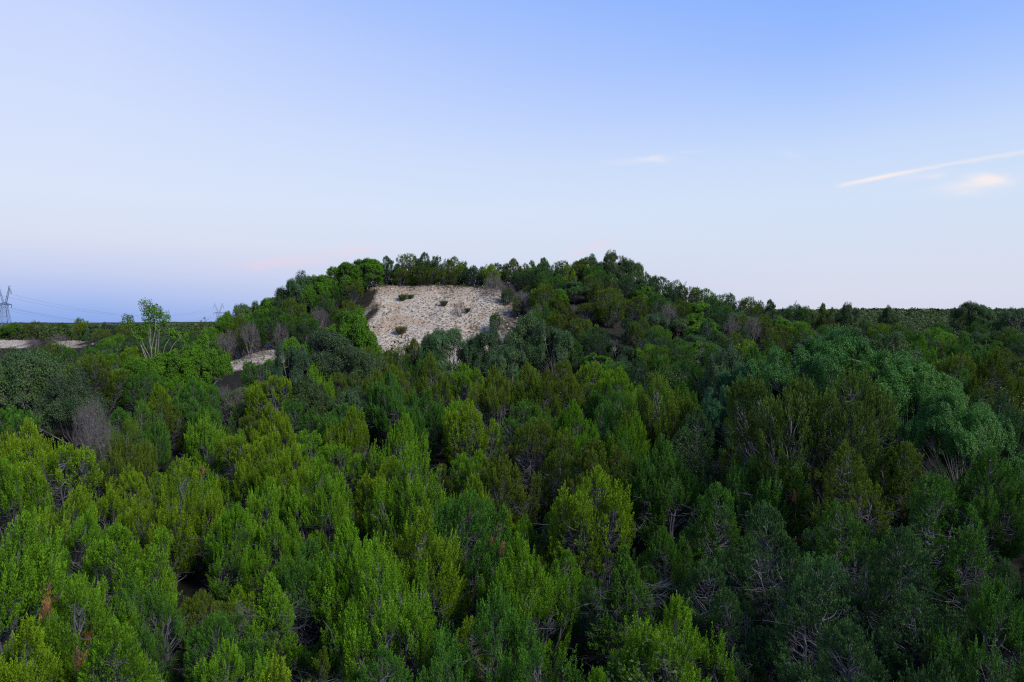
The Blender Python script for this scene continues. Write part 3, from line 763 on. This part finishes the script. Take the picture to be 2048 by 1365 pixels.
# ------------------------------------------------------------------ far woods
def far_woods():
    g = np.random.default_rng(55)
    mb = MB()
    def patch(pts, size, nq, q, flat=1.0):
        n = len(pts)
        if n == 0: return
        P = np.array(pts)
        base = np.c_[P, ground(P[:, 0], P[:, 1])]
        s = size * g.uniform(0.7, 1.2, n)
        d = nrm(g.normal(size=(n, nq, 3))); d[..., 2] = np.abs(d[..., 2])
        bump = 1 + 0.18 * np.sin(d[..., 0] * 5 + g.random((n, 1)) * 6) * np.cos(d[..., 1] * 6)
        tall = g.uniform(0.9, 1.35, (n, 1))
        c = base[:, None] + d * (s[:, None] * bump * g.uniform(0.75, 1.03, (n, nq)))[..., None] * np.array([1, 1, flat])
        c[..., 2] += s[:, None] * flat * (0.35 + (tall - 1) * 1.6 * d[..., 2] ** 4)
        nn = nrm(g.normal(size=(n, nq, 3)) * 0.6 + d); a = perp(nn, g); b = np.cross(nn, a)
        w = q * g.uniform(0.6, 1.3, (n, nq, 1))
        V4 = np.stack([c - a * w, c + b * w * .6, c + a * w, c - b * w * .6], 2)
        tint = np.clip(0.6 * g.random((n, 1)) + 0.4 * g.random((n, nq)), 0, 1)
        mb.quads(V4.reshape(-1, 4, 3), tint.ravel())
    def scatter(y0, y1, step, skip):
        pts = []; y = y0
        while y < y1:
            xs = np.arange(-0.95 * y, 0.95 * y, step); xs = xs + g.uniform(-.45, .45, len(xs)) * step
            for x in xs:
                u = x / y; px = 1024 + F * u
                if skip and 520 < px < 1420: continue
                pts.append((x, y + g.uniform(-.45, .45) * step))
            y += step
        return pts
    patch([(x, y) for x, y, s in REST if y > 60], 1.9, 420, 0.13)
    patch([(x, y) for x, y, s in REST if y <= 60], 2.1, 2600, 0.06, 1.35)
    A = [p for p in scatter(118, 165, 3.3, False) if bare_mask(*p)[0] < .1]
    patch(A, 1.8, 300, 0.15, .95)
    patch(scatter(165, 260, 3.9, True), 2.1, 130, 0.26, .8)
    patch(scatter(260, 520, 6, True), 3.2, 50, 0.6, .6)
    patch(scatter(520, 1100, 12, False), 6.5, 40, 1.3, .35)
    patch(scatter(1100, 3400, 40, False), 21, 36, 4, .14)
    mat = foliage_mat('far_foliage', (0.016, 0.036, 0.010), (0.075, 0.110, 0.016), 0.12, use_obj=False)
    o = bpy.data.objects.new('far_woods', mb.mesh('far_woods', mat)); COL.objects.link(o)
    tag(o, 'dense scrubby woods of cedar and oak covering the far plateau and hills', 'woods', kind='stuff')

# ------------------------------------------------------------------ limestone rubble, grass
def rubble():
    g = np.random.default_rng(66)
    ico = np.array([[0, 0, 1], [.9, 0, .3], [.3, .85, .3], [-.7, .5, .3], [-.7, -.5, .3], [.3, -.85, .3], [0, 0, -.6]])
    tr_ = np.array([[0, 1, 2], [0, 2, 3], [0, 3, 4], [0, 4, 5], [0, 5, 1], [6, 2, 1], [6, 3, 2], [6, 4, 3], [6, 5, 4], [6, 1, 5]])
    pts = []
    while len(pts) < 15000:
        y = g.uniform(66, 119, 4000); u = g.uniform(-0.85, 0.1, 4000)
        x = u * y; m = bare_mask(x, y)
        k = (m > 0.15) & ((y < 99) | (g.random(4000) < .5))
        pts += list(zip(x[k], y[k]))
    P = np.array(pts[:15000]); n = len(P)
    s = 0.025 + 0.075 * g.random(n) ** 3 + 0.16 * (g.random(n) < .012)
    z = ground(P[:, 0], P[:, 1]) + 0.28 * (np.abs(np.sin(P[:, 0] * 0.62 + 0.6 * np.sin(P[:, 1] * .5))) ** .6 - .8) * bare_mask(P[:, 0], P[:, 1])
    th = g.random(n) * 6.28
    V = ico[None] * (1 + g.normal(size=(n, 7, 3)) * 0.22) * s[:, None, None] * np.array([1.3, 1, .7])
    c, si = np.cos(th)[:, None], np.sin(th)[:, None]
    V = np.stack([V[..., 0] * c - V[..., 1] * si, V[..., 0] * si + V[..., 1] * c, V[..., 2]], -1)
    V += np.c_[P, z + 0.02][:, None]
    mb = MB()
    mb.tri(V.reshape(-1, 3), (np.arange(n)[:, None, None] * 7 + tr_[None]).reshape(-1, 3), np.repeat(g.random(n), 7))
    mat = bark_mat('limestone', (0.17, 0.14, 0.11), (0.48, 0.43, 0.375))
    o = bpy.data.objects.new('limestone_rubble', mb.mesh('limestone_rubble', mat)); COL.objects.link(o)
    tag(o, 'loose pale limestone rubble strewn over the bare slope', 'rubble', kind='stuff')
rubble()
def ledge():
    g = np.random.default_rng(12); mb = MB()
    for px in np.arange(752, 1000, 9):
        if px > 880 and g.random() < .45: continue
        y = 98.6 + g.uniform(-.3, .3); x = (px + g.uniform(-3, 3) - 1024) / F * y
        z = float(ground(x, y)[0])
        w, d, h = g.uniform(.2, .6), g.uniform(.3, .6), g.uniform(.08, .22)
        b = np.array([[sx_ * w, sy_ * d, sz_ * h] for sz_ in (-1, 1) for sx_, sy_ in ((-1, -1), (1, -1), (1, 1), (-1, 1))]) * (1 + g.normal(size=(8, 3)) * .13)
        a = g.uniform(-.3, .3); c_, s_ = math.cos(a), math.sin(a)
        b = b @ np.array([[c_, s_, 0], [-s_, c_, 0], [0, 0, 1]])
        mb.raw(b + [x, y, z - .02], np.array([[0, 3, 2, 1], [4, 5, 6, 7], [0, 1, 5, 4], [1, 2, 6, 5], [2, 3, 7, 6], [3, 0, 4, 7]]), g.random())
    o = bpy.data.objects.new('rock_ledge', mb.mesh('rock_ledge', bark_mat('ledge_stone', (0.03, 0.025, 0.022), (0.15, 0.12, 0.10)))); COL.objects.link(o)
    tag(o, 'thin broken brown rock ledge along the top of the pale slope', 'rock ledge')
ledge()

def tuft_mesh(seed, n, h, w):
    g = np.random.default_rng(seed); mb = MB()
    a = g.random(n) * 6.283; sp = g.uniform(0, 1, n) ** .7
    B = np.c_[np.cos(a) * sp * w * .4, np.sin(a) * sp * w * .4, np.zeros(n)]
    Tp = np.c_[np.cos(a) * sp * w, np.sin(a) * sp * w, h * g.uniform(.5, 1, n)]
    sd_ = perp(nrm(Tp - B), g) * 0.016; md = B * .45 + Tp * .55 + [0, 0, h * .15]
    mb.quads(np.stack([B, md + sd_, Tp, md - sd_], 1), g.random(n))
    return mb
TU = [tuft_mesh(1, 700, .65, .55).mesh('grass_tuft', MGR), tuft_mesh(2, 900, .8, .75).mesh('grass_tuft', MGR)]
def tuft(px, py, s, label, d, col=(1, 1, 1), i=0, group=None):
    u, v = ray(px, py)
    # where the ray meets the ground
    dd = np.arange(d - 14, d + 14, .1); k = np.argmin(np.abs(CZ + v * dd - ground(u * dd, dd))); y = dd[k]; x = u * y
    o = bpy.data.objects.new('grass_clump', TU[i]); COL.objects.link(o)
    o.location = (x, y, float(ground(x, y)[0])); o.scale = (s, s, s); o.rotation_euler.z = rnd.random() * 6
    o.color = (*col, 1)
    tag(o, label, 'grass clump', group)
tuft(806, 600, 1.1, 'olive grass clump near the top of the bare slope, left of the pair', 96, (.5, .75, .5), 1)
tuft(822, 598, 1.0, 'olive grass clump near the top of the bare slope, right of the pair', 96, (.5, .75, .5), 0)
tuft(802, 668, 1.3, 'tan grass clump low on the bare slope above the cedar tops', 86, (.8, .8, .6), 1)
tuft(888, 612, 1.2, 'grey-green grass clump left of the thin shrub on the bare slope', 94, (.55, .65, .7), 0)
tuft(935, 625, .9, 'small dark grass clump right of the thin shrub on the bare slope', 92, (.35, .5, .4), 0)
tuft(455, 706, 1.4, 'tan grass clump at the left end of the stony track', 72, (.9, .9, .6), 1)
tuft(505, 700, 1.1, 'small tan grass clump on the stony track beside the shrubs', 76, (.8, .8, .5), 0)

def litter():
    """little dark weeds over the rubble and dry grass along the crest"""
    g = np.random.default_rng(91); mb = MB()
    y = g.uniform(66, 99.5, 30000); u = g.uniform(-0.46, 0.06, 30000); x = u * y
    m = bare_mask(x, y); k = (m > .15) & (g.random(30000) < np.where(u > -0.11, 1.0, .35) * np.where(y > 95.5, 1, .7))
    x, y = x[k][:2600], y[k][:2600]
    yc = g.uniform(98.2, 100.5, 900); xc = g.uniform(-0.215, 0.03, 900) * yc
    x = np.r_[x, xc]; y = np.r_[y, yc]
    n = len(x); m_ = 26; P = np.c_[x, y, ground(x, y)]
    s = np.r_[g.uniform(.10, .26, n - 900), g.uniform(.2, .5, 900)]
    d = nrm(g.normal(size=(n, m_, 3)) * [1, 1, .5] + [0, 0, .8])
    B = P[:, None] + d * 0.02; Tp = P[:, None] + d * (s[:, None] * g.uniform(.5, 1, (n, m_)))[..., None]
    sd_ = perp(d, g) * 0.014
    md = (B + Tp) / 2
    q = np.stack([B, md + sd_, Tp, md - sd_], 2)
    mb.quads(q.reshape(-1, 4, 3), g.random(n * m_))
    mat = foliage_mat('weeds', (0.055, 0.05, 0.03), (0.20, 0.16, 0.10), .15, use_obj=False)
    o = bpy.data.objects.new('dry_weeds', mb.mesh('dry_weeds', mat)); COL.objects.link(o)
    tag(o, 'sparse dry weeds and grass dotting the bare slope and its crest', 'weeds', kind='stuff')
litter()

# ------------------------------------------------------------------ dead brown sprigs in the front cedars
def sprig_mesh(seed, n=10, m=80):
    g = np.random.default_rng(seed); mb = MB()
    P = np.c_[g.normal(size=(n, 2)) * 0.12, g.uniform(-.3, .3, n)]
    D = nrm(np.c_[g.normal(size=(n, 2)) * 0.4, np.ones(n)])
    sprays(mb, g, P, D, g.uniform(.2, .4, n), np.full(n, .10), m, .085, .010)
    return mb.mesh('dead_sprig', MD)
SM = [sprig_mesh(1), sprig_mesh(2, 7)]
bpy.context.view_layer.update()
DG = bpy.context.evaluated_depsgraph_get()
def dead(px, py, s=1.0):
    u, v = ray(px, py)
    dr = Vector((u, 1, v)).normalized()
    own = {t['root'].name: t for t in TREES if t['kind'] == 'cedar'}
    for k in range(6):                        # the foliage that shows at this bearing carries the dead sprig
        ok, loc, n, fi, ob, mt = SC.ray_cast(DG, Vector((0, 0, CZ)), dr)
        if ok and ob.parent is not None and ob.parent.name in own: break
        dr = Vector((u + rnd.uniform(-.012, .012), 1, v + rnd.uniform(-.012, .012))).normalized()
    else: return
    t = own[ob.parent.name]
    w = loc - dr * 0.38
    o = bpy.data.objects.new('dead_sprig', random.choice(SM)); COL.objects.link(o)
    o.parent = t['root']
    mat = Matrix.Translation(t['root'].location) @ t['root'].rotation_euler.to_matrix().to_4x4() @ Matrix.Diagonal((*t['root'].scale, 1))
    o.location = mat.inverted() @ w; o.scale = (s, s, s)
    t['dead'] = True
for a in ((405, 948, .9), (95, 1205, .8), (90, 1235, .9), (178, 1280, .8), (162, 1330, .9), (1003, 1105, .6), (982, 1088, .4), (405, 770, .9), (108, 845, .9), (1190, 855, .5), (1590, 1000, .4)): dead(*a)

# ------------------------------------------------------------------ transmission towers
def steel(name, c):
    m, nt = new_mat(name); pb = nt.nodes.new('ShaderNodeBsdfPrincipled')
    nz = nt.nodes.new('ShaderNodeTexNoise'); nz.inputs['Scale'].default_value = 0.4
    rp = nt.nodes.new('ShaderNodeValToRGB'); nt.links.new(nz.outputs['Fac'], rp.inputs[0])
    rp.color_ramp.elements[0].color = (*[v * .85 for v in c], 1); rp.color_ramp.elements[1].color = (*[v * 1.15 for v in c], 1)
    nt.links.new(rp.outputs[0], pb.inputs['Base Color']); pb.inputs['Roughness'].default_value = .5; pb.inputs['Metallic'].default_value = .3
    out = nt.nodes.new('ShaderNodeOutputMaterial'); nt.links.new(pb.outputs[0], out.inputs[0]); return m
ST = steel('haze_blue_steel', (0.16, 0.22, 0.30))  # distance haze is put into the colour: steel tinted blue
def seg(mb, a, b, r): tubes(mb, np.array([a], float), np.array([b], float), r, r, 4)
def tower(x, y, H, rot, label, rr=0.17):
    zb = float(ground(x, y)[0])
    root = bpy.data.objects.new('transmission_tower', None); COL.objects.link(root); root.location = (x, y, zb); root.rotation_euler.z = rot
    tag(root, label, 'pylon', 'lattice transmission towers carrying the power line')
    def part(nm, mb):
        o = bpy.data.objects.new(nm, mb.mesh(nm, ST)); COL.objects.link(o); o.parent = root; return o
    b = MB()
    zw = H * 0.56                                     # waist
    lv = [0, .13, .25, .36, .46, .56]
    hw = lambda f: 5.2 * (1 - f / .56) + 2.0 * (f / .56)
    for i in range(len(lv) - 1):
        z0, z1 = lv[i] * H, lv[i + 1] * H; w0, w1 = hw(lv[i]), hw(lv[i + 1])
        for k in range(4):
            c0 = [(1, 1), (1, -1), (-1, -1), (-1, 1)]
            a0, a1 = c0[k], c0[(k + 1) % 4]
            seg(b, (a0[0] * w0, a0[1] * w0, z0), (a0[0] * w1, a0[1] * w1, z1), rr * 1.2)
            seg(b, (a0[0] * w0, a0[1] * w0, z0), (a1[0] * w1, a1[1] * w1, z1), rr * .7)
            seg(b, (a1[0] * w0, a1[1] * w0, z0), (a0[0] * w1, a0[1] * w1, z1), rr * .7)
            seg(b, (a0[0] * w1, a0[1] * w1, z1), (a1[0] * w1, a1[1] * w1, z1), rr * .6)
    part('lattice_body', b)
    # lower cross-arm
    c = MB(); span = 13.5; za = H * .66
    for sy in (-1, 1):
        seg(c, (-span, 0, zw + 2.2), (span, 0, zw + 2.2), rr * 1.3)
        seg(c, (-2, sy * 2, zw), (0, sy * 1.2, za), rr)
        seg(c, (2, sy * 2, zw), (0, sy * 1.2, za), rr)
        for s in (-1, 1):
            seg(c, (0, sy * .8, za), (s * span, 0, zw + 2.2), rr)
            seg(c, (s * 2, sy * 2, zw), (s * 8, 0, zw + 2.2), rr * .8)
            for q in (0.25, 0.5, 0.75):
                zt = za + (zw + 2.2 - za) * q
                seg(c, (s * span * q, 0, zt), (s * span * q, 0, zw + 2.2), rr * .6)
                seg(c, (s * span * q, 0, zt), (s * span * (q + .25), 0, zw + 2.2), rr * .6)
    part('cross_arm', c)
    # two raised horns
    for s in (-1, 1):
        h = MB(); n = 7; prev = None
        for i in range(n):
            f = i / (n - 1); cx = s * (1.2 + 8.0 * f); cz = H * .60 + (H * .95 - H * .60) * f; w = 1.9 * (1 - .55 * f)
            cur = [(cx - w, 0, cz), (cx + w, 0, cz), (cx, 1.0, cz)]
            if prev:
                for p_, q_ in zip(prev, cur): seg(h, p_, q_, rr * .9)
                seg(h, prev[0], cur[1], rr * .6); seg(h, prev[1], cur[0], rr * .6); seg(h, cur[0], cur[1], rr * .6)
            prev = cur
        tx = s * 9.2
        for (p_, q_) in (((tx - 1.5, 0, H * .93), (tx + s * 4, 0, H * .90)), ((tx, 0, H * .97), (tx + s * 4, 0, H * .90)), ((tx - 1, 0, H * .95), (tx, 0, H)), ((tx - 2 * s, 0, H), (tx + s * 3, 0, H)), ((tx + s * 3, 0, H), (tx, 0, H * .95))):
            seg(h, p_, q_, rr)
        part('raised_horn', h)
    ins = [(-span, zw + 2.2), (span, zw + 2.2), (-13, H * .90), (13, H * .90), (-6.5, zw + 2.2), (6.5, zw + 2.2)]
    for (ix, iz) in ins:
        m_ = MB(); seg(m_, (ix, 0, iz), (ix, 0, iz - 3.2), .28); 
        for q in range(5): seg(m_, (ix, 0, iz - .6 - q * .55), (ix, 0, iz - .8 - q * .55), .5)
        part('insulator', m_)
    out = []
    ca, sa = math.cos(rot), math.sin(rot)
    for (ix, iz) in ins: out.append(np.array([x + ix * ca, y + ix * sa, zb + iz - 3.2]))
    return out
def ztop(px, py, d): u, v = ray(px, py); return u * d, CZ + v * d
x1, zt1 = ztop(8, 573, 640); x2, zt2 = ztop(437, 608, 1180)
H1 = zt1 - float(ground(x1, 640)[0]); H2 = zt2 - float(ground(x2, 1180)[0])
I1 = tower(x1, 640, H1, R(-30), 'nearer steel lattice pylon at the left edge of the photo, carrying power lines')
I2 = tower(x2, 1180, H2, R(-30), 'distant faint steel pylon just left of the hill, smaller of the two pylons', .13)
I0 = [a + (a - b) * .8 + np.array([0, 0, 6]) for a, b in zip(I1, I2)]
WIRE = steel('aluminium_cable', (0.22, 0.24, 0.28))
for k, (a, b) in enumerate(zip(I1, I2)):
    if k in (4,): continue
    mb = MB()
    for (p, q, sag) in ((a, b, 17),):
        t = np.linspace(0, 1, 40)[:, None]; pts = p + (q - p) * t; pts[:, 2] -= sag * 4 * (t * (1 - t))[:, 0]
        tubes(mb, pts[:-1], pts[1:], .065, .065, 4)
    o = bpy.data.objects.new('power_line', mb.mesh('power_line', WIRE)); COL.objects.link(o)
    tag(o, 'thin sagging power line hung from the %s of the nearer pylon' % ['left end of the cross-arm', 'right end of the cross-arm', 'left raised horn', 'right raised horn', '', 'middle of the cross-arm'][k], 'power line', 'power lines between the two pylons')

# ------------------------------------------------------------------ labels
def look_round():
    global TREES
    dg = bpy.context.evaluated_depsgraph_get()
    dg.update()
    owner = {}
    for t in TREES:
        t['hits'] = []
    idx = {t['root'].name: t for t in TREES}
    W, H = 256, 120
    for j in range(H):
        py = 495 + (1365 - 495) * (j + .5) / H
        for i in range(W):
            px = 2048 * (i + .5) / W
            u, v = ray(px, py)
            ok, loc, n, fi, ob, mt = SC.ray_cast(dg, Vector((0, 0, CZ)), Vector((u, 1, v)).normalized())
            if ok and ob.parent is not None:
                t = idx.get(ob.parent.name)
                if t: t['hits'].append((px, py))
    # a cedar nobody can see is left out; past the 300 that show largest the rest become woods
    seen = [t for t in TREES if t['hits'] or t['label'] or t.get('dead')]
    ced = sorted([t for t in seen if t['kind'] == 'cedar'], key=lambda t: -len(t['hits']))
    drop = set(id(t) for t in ced[300:])
    for t in TREES:
        if id(t) in drop or not (t['hits'] or t['label'] or t.get('dead')):
            if t['kind'] != 'bush' and t['s'] > .62: REST.append((t['x'], t['y'], t['s']))
            for c in list(t['root'].children): bpy.data.objects.remove(c)
            bpy.data.objects.remove(t['root'])
    TREES = [t for t in seen if id(t) not in drop]
    print('rest', len(REST))
    far_woods()
    vis = 0
    SHP = {'round': 'round-topped', 'many': 'many-tipped', 'cone': 'pointed', 'broad': 'broad-topped', 'sparse': 'twiggy'}
    cols = [(0, 'at the left edge'), (150, 'on the far left'), (330, 'below the slender tree'), (560, "below the hill's left shoulder"), (760, 'below the pale slope'),
            (960, "below the slope's right end"), (1160, 'just right of centre'), (1360, 'left of the huge oak'), (1560, 'below the huge oak'), (1760, 'on the far right'), (1930, 'at the right edge')]
    colsf = [(0, 'behind the left-edge oaks'), (200, 'around the slender tree'), (430, "on the hill's left flank"), (600, "on the hill's left shoulder"), (745, 'above the pale slope'),
             (940, "at the slope's right end"), (1120, "on the hill's second hump"), (1290, "on the hill's right flank"), (1450, 'between hill and huge oak'), (1650, 'behind the huge oak'), (1880, 'behind the right edge')]
    rows = [(560, 'on the skyline'), (620, 'high up'), (670, 'part-way up'), (730, 'at mid height'), (800, 'in the middle'), (880, 'lower down'), (980, 'well down'), (1090, 'low down'), (1200, 'near the bottom'), (1365, 'at the bottom')]
    for t in TREES:
        if t['hits']:
            vis += 1
            a = np.array(t['hits']); t['cx'], t['cy'] = float(np.median(a[:, 0])), float(np.median(a[:, 1]))
        else:
            t['cx'], t['cy'] = project(t['x'], t['y'], t['root'].location.z + t['h'] * .7)
    print('visible', vis, 'of', len(TREES))
    groups = {}
    CAT = {'cedar': 'cedar tree', 'oak': 'oak tree', 'leafy': 'leafy tree', 'bush': 'bare shrub', 'big': 'oak tree', 'airy': 'tree'}
    GRP = {'cedar': 'cedars covering the valley and hill', 'oak': 'grey-green live oaks among the cedars', 'leafy': 'bright green leafy trees on the slope', 'bush': 'bare grey shrubs among the cedars', 'big': 'large glossy oaks on the right'}
    for t in TREES:
        tag(t['root'], None, CAT[t['kind']], GRP.get(t['kind']))
        if t['label']:
            t['root']['label'] = t['label']; continue
        if not t['hits']:
            t['root']['label'] = {'cedar': 'cedar hidden behind the fronts of other trees', 'oak': 'live oak hidden behind other trees', 'leafy': 'leafy tree hidden behind other trees', 'bush': 'bare shrub hidden behind other trees', 'big': 'oak'}[t['kind']]
            continue
        cc = colsf if t['y'] > 62 else cols
        cn = [n for p, n in cc if t['cx'] >= p][-1]
        rn = next(n for p, n in rows if t['cy'] < p + 1)
        if t['kind'] == 'cedar': base = '%s %s cedar' % (SHP[t['shape']], t['col'])
        elif t['kind'] == 'oak': base = 'grey-green live oak'
        elif t['kind'] == 'leafy': base = 'bright green leafy tree'
        else: base = 'bare grey-brown shrub'
        if t.get('dead'): base = 'rusty-sprigged %s cedar' % t['col']
        groups.setdefault((base, rn, cn), []).append(t)
    W_ = ['first', 'second', 'third', 'fourth', 'fifth', 'sixth', 'seventh', 'eighth', 'ninth', 'tenth']
    C_ = {2: 'two', 3: 'three', 4: 'four', 5: 'five', 6: 'six', 7: 'seven', 8: 'eight', 9: 'nine', 10: 'ten'}
    for (base, rn, cn), L in groups.items():
        if len(L) == 1: L[0]['root']['label'] = '%s %s %s' % (base, rn, cn)
        else:
            L.sort(key=lambda t: t['cx'])
            for k, t in enumerate(L):
                o = ('left' if k == 0 else 'right') + ' one of two' if len(L) == 2 else '%s from left' % W_[k]
                t['root']['label'] = '%s %s %s, %s' % (base, rn, cn, o)
look_round()
